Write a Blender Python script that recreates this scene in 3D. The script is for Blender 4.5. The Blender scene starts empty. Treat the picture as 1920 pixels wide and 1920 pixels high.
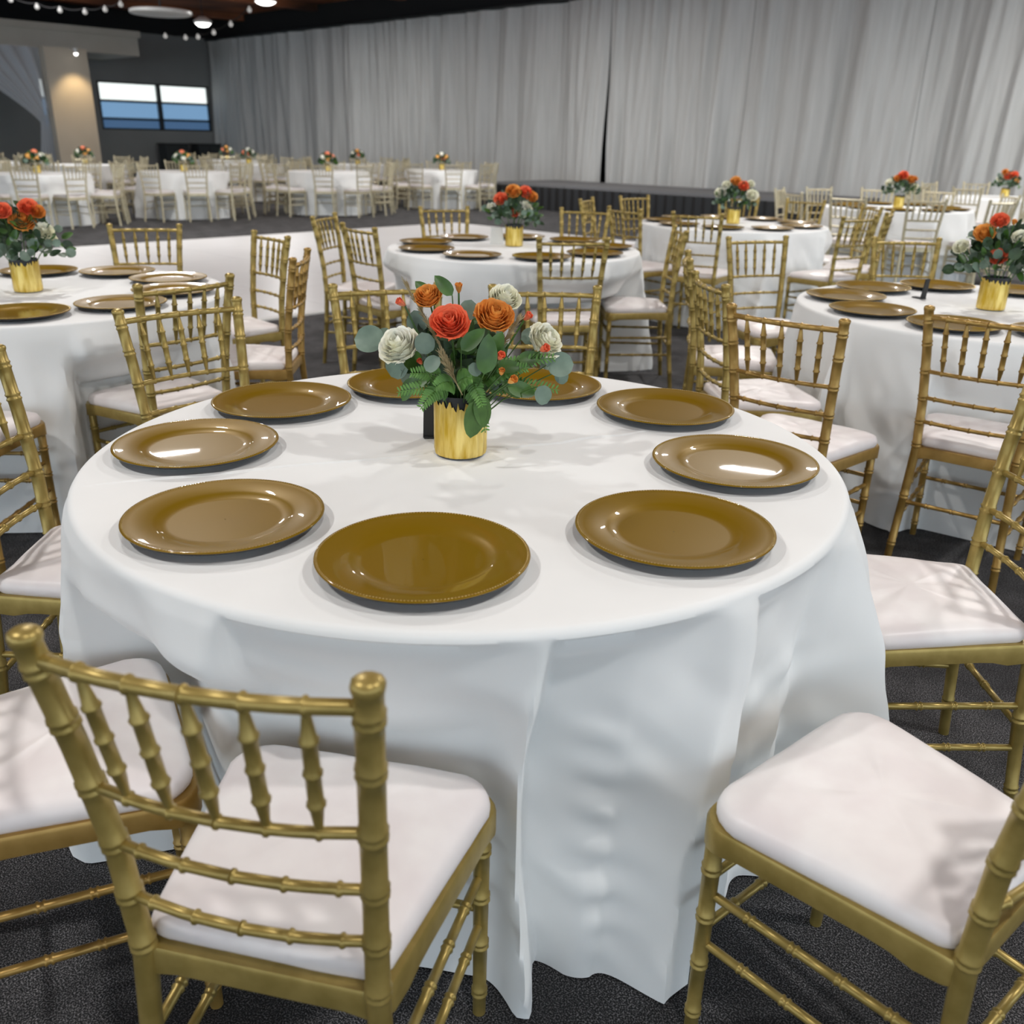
import bpy, math, random
from mathutils import Matrix, Vector, noise
PI = math.pi
C = bpy.context.scene.collection
S = bpy.context.scene

# ------------------------------------------------------------ camera, world, lights, exposure
CAM_H = 1.3586
F_PX, PITCH, ROLL = 1707.7, 0.3874, 0.0195
def make_camera():
    cd = bpy.data.cameras.new('camera'); co = bpy.data.objects.new('camera', cd); C.objects.link(co)
    cd.sensor_width = 36; cd.lens = F_PX/1920*36; cd.clip_start = .05; cd.clip_end = 200
    c, s = math.cos(PITCH), math.sin(PITCH)
    fw = Vector((0, c, -s)); up = Vector((0, s, c)); rt = Vector((1, 0, 0))
    r2 = rt*math.cos(ROLL)+up*math.sin(ROLL); u2 = up*math.cos(ROLL)-rt*math.sin(ROLL)
    m = Matrix((r2, u2, -fw)).transposed().to_4x4(); m.translation = (0, 0, CAM_H)
    co.matrix_world = m
    cd.dof.use_dof = True; cd.dof.focus_distance = 1.85; cd.dof.aperture_fstop = 4.5
    S.camera = co
make_camera()
S.view_settings.view_transform = 'Standard'; S.view_settings.look = 'None'
S.view_settings.gamma = 1; S.view_settings.use_curve_mapping = False
S.view_settings.exposure = 0.0
W = bpy.data.worlds.new('world'); S.world = W; W.use_nodes = True
W.node_tree.nodes['Background'].inputs[0].default_value = (.76, .89, 1.0, 1)
W.node_tree.nodes['Background'].inputs[1].default_value = 2.5

# room frame: a runs along the curtain, b towards it
TH = math.atan2(-.689, .725)
AX = Vector((math.cos(TH), math.sin(TH), 0)); BX = Vector((-math.sin(TH), math.cos(TH), 0))
def ab(a, b, z=0): return AX*a+BX*b+Vector((0, 0, z))

def area_lamp(loc, power, size=.36, col=(1, .982, .955)):
    ld = bpy.data.lights.new('lamp', 'AREA'); ld.shape = 'DISK'; ld.size = size; ld.energy = power; ld.color = col
    lo = bpy.data.objects.new('lamp', ld); C.objects.link(lo); lo.location = loc
    return lo
# (x, y, z, watts, diameter) of every ceiling lamp
LAMPS = [(-2.7, .7, 4.3, 74, .20), (2.7, .9, 4.3, 74, .20), (.6, -.6, 4.3, 40, .20),
         (-2.4, 5.2, 4.3, 85, .30), (2.6, 5.6, 4.3, 85, .30), (6.0, 8.2, 4.3, 130, .36),
         (3.3, 12.4, 4.3, 190, .42), (-4.9, 12.8, 4.3, 190, .42), (8.6, 12.4, 4.3, 170, .36),
         (-.6, 18.2, 4.3, 170, .36), (-6.0, 24.2, 4.28, 110, .46), (-9.2, 19.5, 4.3, 120, .36)]
for x, y, z, p, s in LAMPS: area_lamp((x, y, z-.12), p, s)

# ------------------------------------------------------------ helpers
def obj(name, me, parent=None, **kw):
    o = bpy.data.objects.new(name, me); C.objects.link(o)
    if parent: o.parent = parent
    for k, v in kw.items(): o[k] = v
    return o
def thing(name, label, cat, loc=(0, 0, 0), rz=0, group=None):
    o = bpy.data.objects.new(name, None); C.objects.link(o); o.empty_display_size = .1
    o.location = loc; o.rotation_euler = (0, 0, rz); o['label'] = label; o['category'] = cat
    if group: o['group'] = group
    return o
class MB:
    def __init__(s): s.v = []; s.f = []; s.m = []; s.mi = 0
    def tube(s, path, rad, seg=10, cap=True):
        n = len(path); P = [Vector(p) for p in path]; base = len(s.v)
        for i in range(n):
            d = (P[min(i+1, n-1)]-P[max(i-1, 0)])
            if d.length < 1e-9: d = Vector((0, 0, 1))
            d.normalize()
            ref = Vector((0, 1, 0)) if abs(d.y) < .8 else Vector((1, 0, 0))
            x = d.cross(ref).normalized(); y = d.cross(x)
            r = rad[i] if isinstance(rad, (list, tuple)) else rad
            for k in range(seg):
                a = 2*PI*k/seg; s.v.append(tuple(P[i]+x*(r*math.cos(a))+y*(r*math.sin(a))))
        for i in range(n-1):
            for k in range(seg):
                k2 = (k+1) % seg; s.f.append((base+i*seg+k, base+i*seg+k2, base+(i+1)*seg+k2, base+(i+1)*seg+k)); s.m.append(s.mi)
        if cap:
            s.f.append(tuple(base+k for k in range(seg))[::-1]); s.m.append(s.mi)
            s.f.append(tuple(base+(n-1)*seg+k for k in range(seg))); s.m.append(s.mi)
    def lathe(s, prof, seg=32, c=(0, 0, 0), mats=None, rf=None):
        base = len(s.v); n = len(prof)
        for r, z in prof:
            for k in range(seg):
                a = 2*PI*k/seg; q = r*(rf(a, z) if rf else 1); s.v.append((c[0]+q*math.cos(a), c[1]+q*math.sin(a), c[2]+z))
        for i in range(n-1):
            for k in range(seg):
                k2 = (k+1) % seg; s.f.append((base+i*seg+k, base+i*seg+k2, base+(i+1)*seg+k2, base+(i+1)*seg+k)); s.m.append(mats[i] if mats else s.mi)
    def box(s, lo, hi):
        b = len(s.v)
        for z in (lo[2], hi[2]):
            for x, y in ((lo[0], lo[1]), (hi[0], lo[1]), (hi[0], hi[1]), (lo[0], hi[1])): s.v.append((x, y, z))
        for f in ((3, 2, 1, 0), (4, 5, 6, 7), (0, 1, 5, 4), (1, 2, 6, 5), (2, 3, 7, 6), (3, 0, 4, 7)):
            s.f.append(tuple(b+i for i in f)); s.m.append(s.mi)
    def grid(s, fn, nu, nv, closed=False):
        b = len(s.v); cu = nu if closed else nu+1
        for j in range(nv+1):
            for i in range(cu): s.v.append(tuple(fn(i/nu, j/nv)))
        for j in range(nv):
            for i in range(nu):
                i2 = (i+1) % cu; s.f.append((b+j*cu+i, b+j*cu+i2, b+(j+1)*cu+i2, b+(j+1)*cu+i)); s.m.append(s.mi)
    def ball(s, c, r, seg=8, rings=5, sz=1):
        s.lathe([(max(r*math.sin(PI*i/rings), 1e-5), -r*sz*math.cos(PI*i/rings)) for i in range(rings+1)], seg, c)
    def add(s, o, M):
        b = len(s.v); s.v += [tuple(M @ Vector(p)) for p in o.v]; s.f += [tuple(b+i for i in f) for f in o.f]; s.m += [s.mi]*len(o.f)
    def mesh(s, name, mats, smooth=True):
        me = bpy.data.meshes.new(name); me.from_pydata(s.v, [], s.f)
        for m in (mats if isinstance(mats, (list, tuple)) else [mats]): me.materials.append(m)
        me.polygons.foreach_set('material_index', s.m)
        me.polygons.foreach_set('use_smooth', [smooth]*len(s.f))
        if smooth and hasattr(me, 'set_sharp_from_angle'): me.set_sharp_from_angle(angle=math.radians(50))
        me.update(); return me

# ------------------------------------------------------------ materials
def mat(name, col, rough=.5, metal=0, **kw):
    m = bpy.data.materials.new(name); m.use_nodes = True; b = m.node_tree.nodes['Principled BSDF']
    b.inputs['Base Color'].default_value = (*col, 1); b.inputs['Roughness'].default_value = rough; b.inputs['Metallic'].default_value = metal
    for k, v in kw.items(): b.inputs[k].default_value = v
    return m
def noisy(m, scale, c1, c2, detail=3, bump=0, lo=.35, hi=.65, mapscale=None, rough=None):
    nt = m.node_tree; N = nt.nodes; L = nt.links; b = N['Principled BSDF']
    tc = N.new('ShaderNodeTexCoord'); mp = N.new('ShaderNodeMapping'); nz = N.new('ShaderNodeTexNoise'); cr = N.new('ShaderNodeValToRGB')
    L.new(tc.outputs['Object'], mp.inputs[0]); L.new(mp.outputs[0], nz.inputs[0]); L.new(nz.outputs[0], cr.inputs[0]); L.new(cr.outputs[0], b.inputs['Base Color'])
    if mapscale: mp.inputs['Scale'].default_value = mapscale
    nz.inputs['Scale'].default_value = scale; nz.inputs['Detail'].default_value = detail
    cr.color_ramp.elements[0].position = lo; cr.color_ramp.elements[1].position = hi
    cr.color_ramp.elements[0].color = (*c1, 1); cr.color_ramp.elements[1].color = (*c2, 1)
    if bump:
        bp = N.new('ShaderNodeBump'); bp.inputs['Strength'].default_value = bump; bp.inputs['Distance'].default_value = .002
        L.new(nz.outputs[0], bp.inputs['Height']); L.new(bp.outputs[0], b.inputs['Normal'])
    return m
GOLD = noisy(mat('gold_paint', (.36, .27, .10), .36, .5), 30, (.31, .225, .06), (.39, .285, .085))
AMBER = noisy(mat('amber_gold_paint', (.36, .22, .06), .36, .5), 30, (.33, .20, .05), (.40, .25, .07))
GOLD_LIT = noisy(mat('gold_paint_lit_pale', (.5, .43, .26), .42, .4), 30, (.52, .46, .30), (.62, .56, .40))  # same gold on distant chairs, their brighter lighting mixed into the colour
CUSH = noisy(mat('ivory_cushion', (.80, .75, .74), .42), 9, (.76, .70, .69), (.84, .80, .78), bump=.25)
CLOTH = mat('white_cloth', (.82, .83, .82), .75)
CLOTH.node_tree.nodes['Principled BSDF'].inputs['Sheen Weight'].default_value = .15
noisy(CLOTH, 3.2, (.79, .80, .79), (.84, .85, .84), bump=.25)
CHARGE = mat('charger_gold', (.195, .112, .003), .36, .12, **{'Coat Weight': .38, 'Coat Roughness': .03, 'Specular IOR Level': .08})
CHARGE_B = noisy(mat('charger_bead', (.7, .55, .28), .35, .6), 50, (.42, .29, .09), (.62, .48, .22))
CHARGE_U = mat('charger_underside', (.02, .02, .022), .4)
VASE = noisy(mat('vase_gold_leaf', (.85, .62, .16), .3, .6), 60, (.60, .38, .03), (.92, .72, .24), bump=1, mapscale=(1, 1, .18))
BLACK = mat('black_plastic', (.012, .012, .013), .5)
CARPET = noisy(mat('carpet', (.03, .03, .032), .95), 330, (.005, .005, .006), (.30, .29, .30), detail=5, bump=1, lo=.47, hi=.72)
def carpet_extra():
    nt = CARPET.node_tree; N = nt.nodes; L = nt.links; b = N['Principled BSDF']; tc = N['Texture Coordinate']
    n2 = N.new('ShaderNodeTexNoise'); n2.inputs['Scale'].default_value = 5; n2.inputs['Detail'].default_value = 4
    mx = N.new('ShaderNodeMix'); mx.data_type = 'RGBA'; mx.blend_type = 'MULTIPLY'; mx.inputs[0].default_value = .5
    cr = N.new('ShaderNodeValToRGB'); cr.color_ramp.elements[0].position = .4; cr.color_ramp.elements[1].position = .6
    L.new(tc.outputs['Object'], n2.inputs[0]); L.new(n2.outputs[0], cr.inputs[0])
    L.new(N['Color Ramp'].outputs[0], mx.inputs[6]); L.new(cr.outputs[0], mx.inputs[7]); L.new(mx.outputs[2], b.inputs['Base Color'])
carpet_extra()
DANCE = noisy(mat('dance_floor_white', (.78, .78, .79), .30), 1.2, (.76, .76, .77), (.80, .80, .81))
DRAPE = noisy(mat('grey_drape', (.45, .45, .44), .8), 14, (.50, .50, .485), (.57, .57, .555), mapscale=(1, 1, .05))
WALLM = noisy(mat('grey_wall', (.15, .15, .15), .85), .6, (.24, .245, .24), (.27, .275, .27))
WALLK = mat('black_wall', (.008, .008, .009), .9)
CEIL = noisy(mat('brown_deck', (.06, .02, .01), .8), .35, (.05, .02, .01), (.60, .20, .08), detail=2)
BEIGE = noisy(mat('beige_paint', (.50, .47, .41), .7), 1, (.47, .44, .38), (.52, .49, .43))
COLM = noisy(mat('column_paint', (.55, .49, .40), .7), 1, (.52, .46, .37), (.57, .51, .42))
STAGE_T = mat('stage_grey', (.16, .16, .165), .6)
DARKM = mat('dark_frame', (.025, .03, .032), .5)
SHEER = mat('sheer_voile', (.55, .58, .62), .8, 0, **{'Alpha': .75})
LAMPW = mat('lamp_white', (.8, .8, .78), .4)
def emis(name, col, st):
    return mat(name, (.1, .1, .1), .5, 0, **{'Emission Color': (*col, 1), 'Emission Strength': st})
LAMPE = emis('lamp_glow', (1, .98, .94), 6)
BULBE = emis('bulb_glow', (1, .97, .92), .35)
SKYW = emis('window_sky', (.93, 1, .98), 1.15)
SKYB = emis('window_blue', (.22, .42, .68), .75)
SKYD = emis('window_deep_blue', (.07, .17, .34), .6)
LEAF1 = noisy(mat('leaf_grey_green', (.16, .24, .19), .5), 20, (.10, .155, .115), (.18, .25, .19))
LEAF2 = noisy(mat('leaf_green', (.05, .13, .03), .4), 20, (.026, .075, .010), (.065, .15, .025))
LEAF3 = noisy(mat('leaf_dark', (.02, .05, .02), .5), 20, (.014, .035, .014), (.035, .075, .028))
CORAL = noisy(mat('petal_coral', (.85, .13, .05), .5), 14, (.88, .13, .05), (.98, .30, .15))
ORNG = noisy(mat('petal_orange', (.72, .28, .04), .5), 14, (.70, .22, .03), (.95, .50, .12))
WHITEP = noisy(mat('petal_white', (.85, .83, .68), .5), 14, (.90, .88, .66), (.96, .95, .86))
STRAW = noisy(mat('wheat', (.32, .25, .13), .7), 40, (.24, .18, .08), (.42, .34, .19))

# ------------------------------------------------------------ the setting
def room():
    rz = TH
    def st(name, mb, m, smooth=False, parent=None):
        o = obj(name, mb.mesh(name, m, smooth), parent)
        if not parent: o['kind'] = 'structure'; o.rotation_euler = (0, 0, rz)
        return o
    m = MB(); m.box((-31.2, -14, -.1), (12, 17.9, 0)); st('floor', m, CARPET)
    m = MB(); m.box((-31.2, -14, 4.9), (12, 17.9, 5.0)); st('ceiling', m, CEIL)
    # beams under the deck
    for i, a in enumerate((-29.2, -25.2, -21.2, -17.2, -13.2, -9.2, -5.2)):
        m = MB(); m.box((a, -14, 4.72), (a+.3, 17.9, 4.9)); st('trim_%d' % (i+1), m, CEIL)
    # back wall with two window openings
    m = MB()
    w1 = (13.50, 17.28, 1.45, 2.85); w2 = (11.1, 12.1, 1.45, 2.85)
    w2 = (11.72, 12.3, 1.45, 2.85)
    m.box((-31.2, -14, 0), (-31, 17.9, 1.45)); m.box((-31.2, -14, 2.85), (-31, 17.9, 4.3))
    m.box((-31.2, -14, 1.45), (-31, w2[0], 2.85)); m.box((-31.2, w2[1], 1.45), (-31, w1[0], 2.85)); m.box((-31.2, w1[1], 1.45), (-31, 17.9, 2.85))
    m.mi = 1; m.box((-31.2, -14, 4.3), (-31, 17.9, 4.9))
    st('wall_back', m, [WALLM, WALLK])
    m = MB(); m.mi = 1; m.box((-31, 17.6, 0), (12, 17.9, 4.25)); m.box((-31, 17.6, 4.25), (12, 17.9, 4.9)); st('wall_right', m, [WALLM, WALLK])  # lower part black too: shade behind the curtain gap put into its colour
    for n, w, mull in (('window_1', w1, (15.5,)), ('window_2', w2, ())):
        fr = MB(); t = .05
        fr.box((-31.15, w[0], w[2]), (-30.98, w[1], w[2]+t)); fr.box((-31.15, w[0], w[3]-t), (-30.98, w[1], w[3]))
        fr.box((-31.15, w[0], w[2]), (-30.98, w[0]+t, w[3])); fr.box((-31.15, w[1]-t, w[2]), (-30.98, w[1], w[3]))
        for q in mull: fr.box((-31.15, q-.06, w[2]), (-30.97, q+.06, w[3]))
        wo = st(n, fr, DARKM)
        cuts = [w[0]]+list(mull)+[w[1]]
        for i in range(len(cuts)-1):
            for (z0, z1, mm) in ((w[2], w[2]+.30, SKYD), (w[2]+.34, w[2]+.82, SKYB), (w[2]+.86, w[3], SKYW)):
                p = MB(); p.box((-31.12, cuts[i]+.03, z0), (-31.10, cuts[i+1]-.03, z1)); st('pane', p, mm, parent=wo)
        b = MB()
        for z in (w[2]+.32, w[2]+.84): b.box((-31.14, w[0], z-.035), (-31.02, w[1], z+.035))
        st('crossbar', b, DARKM, parent=wo)
    # soffit and column
    m = MB(); m.box((-28.3, 2, 3.42), (-31, 13.7, 4.02)); m.box((-28.2, 2, 3.9), (-31, 13.75, 4.06)); st('trim_8', m, BEIGE)
    m = MB(); m.box((-27.75, 10.62, 0), (-27.3, 11.74, 3.42)); m.box((-27.8, 10.57, 0), (-27.25, 11.79, .15)); st('trim_9', m, COLM)
room()

def tagab(o, a, b, z): o.location = ab(a, b, z); o.rotation_euler = (0, 0, TH)

# dance floor: separate panels
def dance():
    t = thing('dance_floor', 'glossy white dance floor laid on the dark carpet in front of the far tables', 'dance floor')
    t.rotation_euler = (0, 0, TH)
    a0, a1, b0, b1 = -12.15, -6.45, 2.4, 11.2; na, nb = 5, 8
    da, db = (a1-a0)/na, (b1-b0)/nb
    m = MB(); m.box((.002, .002, .002), (da-.002, db-.002, .022)); me = m.mesh('panel', DANCE, False)
    for i in range(na):
        for j in range(nb):
            o = obj('floor_panel', me, t); o.location = (a0+i*da, b0+j*db, 0)
    m = MB()
    for (x0, y0, x1, y1) in ((a0-.05, b0-.05, a1+.05, b0), (a0-.05, b1, a1+.05, b1+.05), (a0-.05, b0, a0, b1), (a1, b0, a1+.05, b1)): m.box((x0, y0, .001), (x1, y1, .018))
    obj('edge_trim', m.mesh('edge', LAMPW, False), t)
dance()

# stage
def stage():
    t = thing('stage', 'low stage with grey deck and black skirt in front of the grey curtain', 'stage'); t.rotation_euler = (0, 0, TH)
    a = -15.0
    for i in range(4):
        m = MB(); m.box((a, 15.1, .46), (a+1.94, 17.0, .52)); obj('deck_panel', m.mesh('deck', STAGE_T, False), t); a += 1.95
    m = MB()
    def sk(u, v):
        L = u*(7.8+1.9); w = .02*math.sin(L*30)
        if L < 7.8: return (-15.0+L, 15.08+w, .46*v+.002)
        return (-7.2+w, 15.08+(L-7.8), .46*v+.002)
    m.grid(sk, 300, 1); obj('skirt', m.mesh('skirt', BLACK), t)
stage()

# curtain panels
def drapes():
    names = ['first', 'second', 'third', 'fourth', 'fifth', 'sixth', 'seventh', 'eighth', 'ninth']
    edges = [-30.9+i*3.42 for i in range(10)]
    for i in range(9):
        a0, a1 = edges[i], edges[i+1]; rnd = random.Random(50); L = a1-a0
        ph = [rnd.uniform(0, 6.28) for _ in range(9)]; sl = [rnd.uniform(-.06, .06) for _ in range(9)]
        def fn(u, v):
            z = .02+v*4.2; top = v
            d = 0; q = a0+u*L; aa = q+(1-v)*(.004*(q+31)+.05*math.sin(q*.9)+.04*math.sin(q*2.3+1))
            for k, (fr, am) in enumerate(((2.1, .05), (3.7, .05), (6.3, .045), (9.1, .035), (13.7, .025), (19.0, .018), (27, .010))):
                s = math.sin(fr*(aa+sl[k]*(1-v)*4)+ph[k]); d += am*s*(.75+1.05*(1-v)**.6)*(.7+.5*math.sin(q*.77+k))
            gap = .10*(1-v)**1.4 if i in (4,) else .015
            x = a0+.004+u*(L-.008)
            if i == 4: x -= gap*u**6
            if i == 5: x += .08*(1-v)**1.4*(1-u)**6
            return (x-a0, d, z)
        m = MB(); m.grid(fn, 230, 10)
        t = obj('drape', m.mesh('drape', DRAPE), None)
        t['label'] = 'floor length grey curtain panel, %s from the far left corner of the hall' % names[i]; t['category'] = 'curtain'; t['group'] = 'grey curtains along the right wall'
        t.location = ab(a0, 17.32, 0); t.rotation_euler = (0, 0, TH)
    m = MB(); m.tube([(0, 0, 0), (31, 0, 0)], .03, 8)
    t = obj('curtain_rod', m.mesh('rod', DARKM)); t['label'] = 'long dark rod carrying the grey curtains along the wall'; t['category'] = 'curtain rod'
    t.location = ab(-31, 17.32, 4.26); t.rotation_euler = (0, 0, TH)
    # tied sheer at far left
    m = MB()
    def sh(u, v):
        z = 3.38*v+.02
        if v > .46: k = (v-.46)/.54; l = 10.55-(2.5*k**1.15+.18); r = 10.72
        else: k = (.46-v)/.46; l = 10.37-.25*k; r = 10.72+.05*k
        w = .05*math.sin(u*38)*(0.4+.6*min(1, abs(v-.46)*3))
        return (-27.6+w, l+(r-l)*u, z)
    m.grid(sh, 90, 26)
    t = obj('sheer_curtain', m.mesh('sheer', SHEER)); t['label'] = 'tied back pale sheer curtain hanging left of the beige column'; t['category'] = 'curtain'; t.rotation_euler = (0, 0, TH)
drapes()

def extras():
    for nm, b0, lab in (('first', 15.1, 'low dark cabinet below the centre of the far window'), ('s', 16.25, 'low dark cabinet at the far corner below the right end of the window')):
        t = thing('dark_cabinet', lab, 'cabinet', ab(-30.4, b0), TH)
        m = MB(); m.box((-.25, 0, .1), (.25, .8, 1.02)); obj('cabinet_body', m.mesh('b', DARKM, False), t)
        m = MB(); m.box((-.28, -.03, 1.02), (.28, .83, 1.07)); obj('cabinet_top', m.mesh('b', BLACK, False), t)
        for y in (.01, .41):
            m = MB(); m.box((.25, y, .12), (.27, y+.38, 1.0)); obj('door', m.mesh('b', DARKM, False), t)
        for x in (-.2, .2):
            for y in (.05, .75):
                m = MB(); m.tube([(x, y, 0), (x, y, .1)], .02, 6); obj('leg', m.mesh('b', BLACK), t)
    # lamps (each with its own fixture)
    desc = {6: 'lit round ceiling lamp above the stage side of the hall', 7: 'lit round ceiling lamp above the dance floor', 10: 'bright round ceiling lamp near the top of the picture left of centre'}
    pos = ['left of the front table', 'right of the front table', 'behind the photographer', 'over the left middle tables', 'over the right middle tables', 'over the right far tables',
           '', '', 'at the far right tables', 'over the far middle tables', '', 'over the far left tables']
    for i, (x, y, z, p, s) in enumerate(LAMPS):
        t = thing('ceiling_lamp', desc.get(i, 'lit round ceiling lamp hanging '+pos[i]), 'ceiling lamp', (x, y, z), 0, 'ceiling lamps')
        m = MB(); m.lathe([(s/2+.01, -.03), (s/2+.02, 0), (s*.42, .04), (.05, .07), (.001, .07)], 20); obj('housing', m.mesh('h', LAMPW), t)
        m = MB(); m.lathe([(.001, -.10), (s*.25, -.09), (s*.42, -.06), (s/2, -.025)], 20); obj('diffuser', m.mesh('d', LAMPE), t)
        m = MB(); m.tube([(0, 0, .14), (0, 0, 4.9-z)], .012, 6); obj('drop_rod', m.mesh('r', BLACK), t)
    # extra small lit lamp, big unlit drum, string bulbs
    t = thing('ceiling_lamp', 'small lit ceiling lamp right of the big pale drum lamp', 'ceiling lamp', (-8.2, 26.4, 4.05))
    m = MB(); m.lathe([(.2, -.05), (.24, 0), (.1, .1), (.001, .1)], 16); obj('housing', m.mesh('h', LAMPW), t)
    m = MB(); m.lathe([(.001, -.14), (.12, -.12), (.2, -.045)], 16); obj('diffuser', m.mesh('d', LAMPE), t)
    m = MB(); m.tube([(0, 0, .1), (0, 0, .86)], .012, 6); obj('drop_rod', m.mesh('r', BLACK), t)
    t = thing('drum_lamp', 'big flat pale round lamp under the dark ceiling', 'ceiling lamp', (-7.75, 22.1, 3.74))
    m = MB(); m.lathe([(.001, -.02), (.60, -.02), (.64, 0), (.64, .05), (.60, .07), (.001, .08)], 48); obj('drum_shade', m.mesh('h', LAMPW), t)
    m = MB(); m.tube([(0, 0, .12), (0, 0, 1.16)], .02, 6); obj('drop_rod', m.mesh('r', BLACK), t)
    BP = [((-9.9, 20.0), (-9.55, 20.3), (-9.15, 20.4), (-8.7, 20.5), (-8.25, 20.4), (-7.85, 20.2)), ((-5.6, 21.2), (-6.15, 21.7), (-6.8, 22.6), (-7.35, 23.2), (-7.7, 23.4), (-8.3, 23.8))]
    BZ = [(3.68, 3.60, 3.56, 3.55, 3.59, 3.66), (3.72, 3.50, 3.42, 3.38, 3.38, 3.44)]
    for s in range(2):
        t = thing('string_light', ['string of small round bulbs under the ceiling at the top left', 'string of small round bulbs hanging in front of the far corner'][s], 'string light', (0, 0, 0))
        pts = [(x, y, BZ[s][k]+.09) for k, (x, y) in enumerate(BP[s])]
        path = []
        for k in range(len(pts)-1):
            for q in range(6):
                u = q/6; p = Vector(pts[k]).lerp(Vector(pts[k+1]), u); p.z -= .05*math.sin(PI*u); path.append(p)
        path.append(Vector(pts[-1]))
        m = MB(); m.tube(path, .008, 5); obj('wire', m.mesh('w', BLACK), t)
        for p in pts:
            m = MB(); m.ball((0, 0, -.07), .047, 10, 6); m.tube([(0, 0, -.03), (0, 0, 0)], .02, 6); o = obj('bulb', m.mesh('w', BULBE), t); o.location = p
    # hooks that carry the strings
    # warm wall washer on the soffit above the column
    t = thing('spot_lamp', 'small warm spot lamp under the beige soffit lighting the column', 'spot lamp', ab(-26.95, 11.3, 3.28))
    m = MB(); m.tube([(0, 0, 0), (0, 0, .12)], .05, 10); obj('housing', m.mesh('w', LAMPW), t)
    m = MB(); m.ball((0, 0, -.01), .05, 10, 6); obj('bulb', m.mesh('w', LAMPE), t)
    m = MB(); m.tube([Vector((0, 0, .1)), AX*-1.3+Vector((0, 0, .17))], .015, 6); obj('bracket', m.mesh('w', LAMPW), t)
    ld = bpy.data.lights.new('warm', 'SPOT'); ld.energy = 60; ld.color = (1, .72, .38); ld.spot_size = 1.5; ld.spot_blend = .7; ld.shadow_soft_size = .08
    lo = bpy.data.objects.new('warm', ld); C.objects.link(lo); lo.location = ab(-26.7, 11.3, 3.1)
    lo.rotation_euler = (ab(-27.2, 11.3, 1.9)-lo.location).to_track_quat('-Z', 'Y').to_euler()
extras()

# ------------------------------------------------------------ chairs
def post_path(s):
    key = [(0, .170, -.225), (.25, .158, -.200), (.44, .150, -.190), (.60, .156, -.198), (.75, .166, -.218), (.893, .178, -.243)]
    def at(z):
        for i in range(len(key)-1):
            if z <= key[i+1][0] or i == len(key)-2:
                u = (z-key[i][0])/(key[i+1][0]-key[i][0]); return Vector((s*(key[i][1]+(key[i+1][1]-key[i][1])*u), key[i][2]+(key[i+1][2]-key[i][2])*u, z))
    return at
RAILS = (.873, .700, .612, .532)
def ringed(mb, p0, p1, r, rings, seg, w=.004, h=.0028, bow=None, double=True, taper=None):
    """tube with raised collars at fractions of its length"""
    p0 = Vector(p0); p1 = Vector(p1); L = (p1-p0).length
    st = [(0, 0), (1, 0)] + ([(x, 0) for x in (.25, .5, .75)] if bow else [])
    for c in rings:
        offs = (-w*1.6, w*1.6) if double else (0,)
        for o in offs:
            cc = c+o/L; st += [(cc-w/L, 0), (cc-.3*w/L, 1), (cc+.3*w/L, 1), (cc+w/L, 0)]
    st.sort()
    path = []; rad = []
    for u, b in st:
        u = min(max(u, 0), 1); p = p0.lerp(p1, u)
        if bow: p = p+Vector(bow)*(4*u*(1-u))
        path.append(p); rr = r*(taper(u) if taper else 1); rad.append(rr+b*h)
    mb.tube(path, rad, seg)
def outline(bw, fw, y0, y1, rc, n=6):
    pts = []
    for cx, cy, a0 in ((fw-rc, y1-rc, 0), (-fw+rc, y1-rc, 90), (-bw+rc*.5, y0+rc*.5, 180), (bw-rc*.5, y0+rc*.5, 270)):
        rr = rc if a0 < 180 else rc*.5
        for k in range(n+1):
            a = math.radians(a0+90*k/n); pts.append((cx+rr*math.cos(a), cy+rr*math.sin(a)))
    return pts
def dense(pts, step=.03):
    out = []
    for i in range(len(pts)):
        a = Vector(pts[i]); b = Vector(pts[(i+1) % len(pts)]); n = max(1, int((b-a).length/step))
        for k in range(n): out.append(tuple(a.lerp(b, k/n)))
    return out
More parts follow.
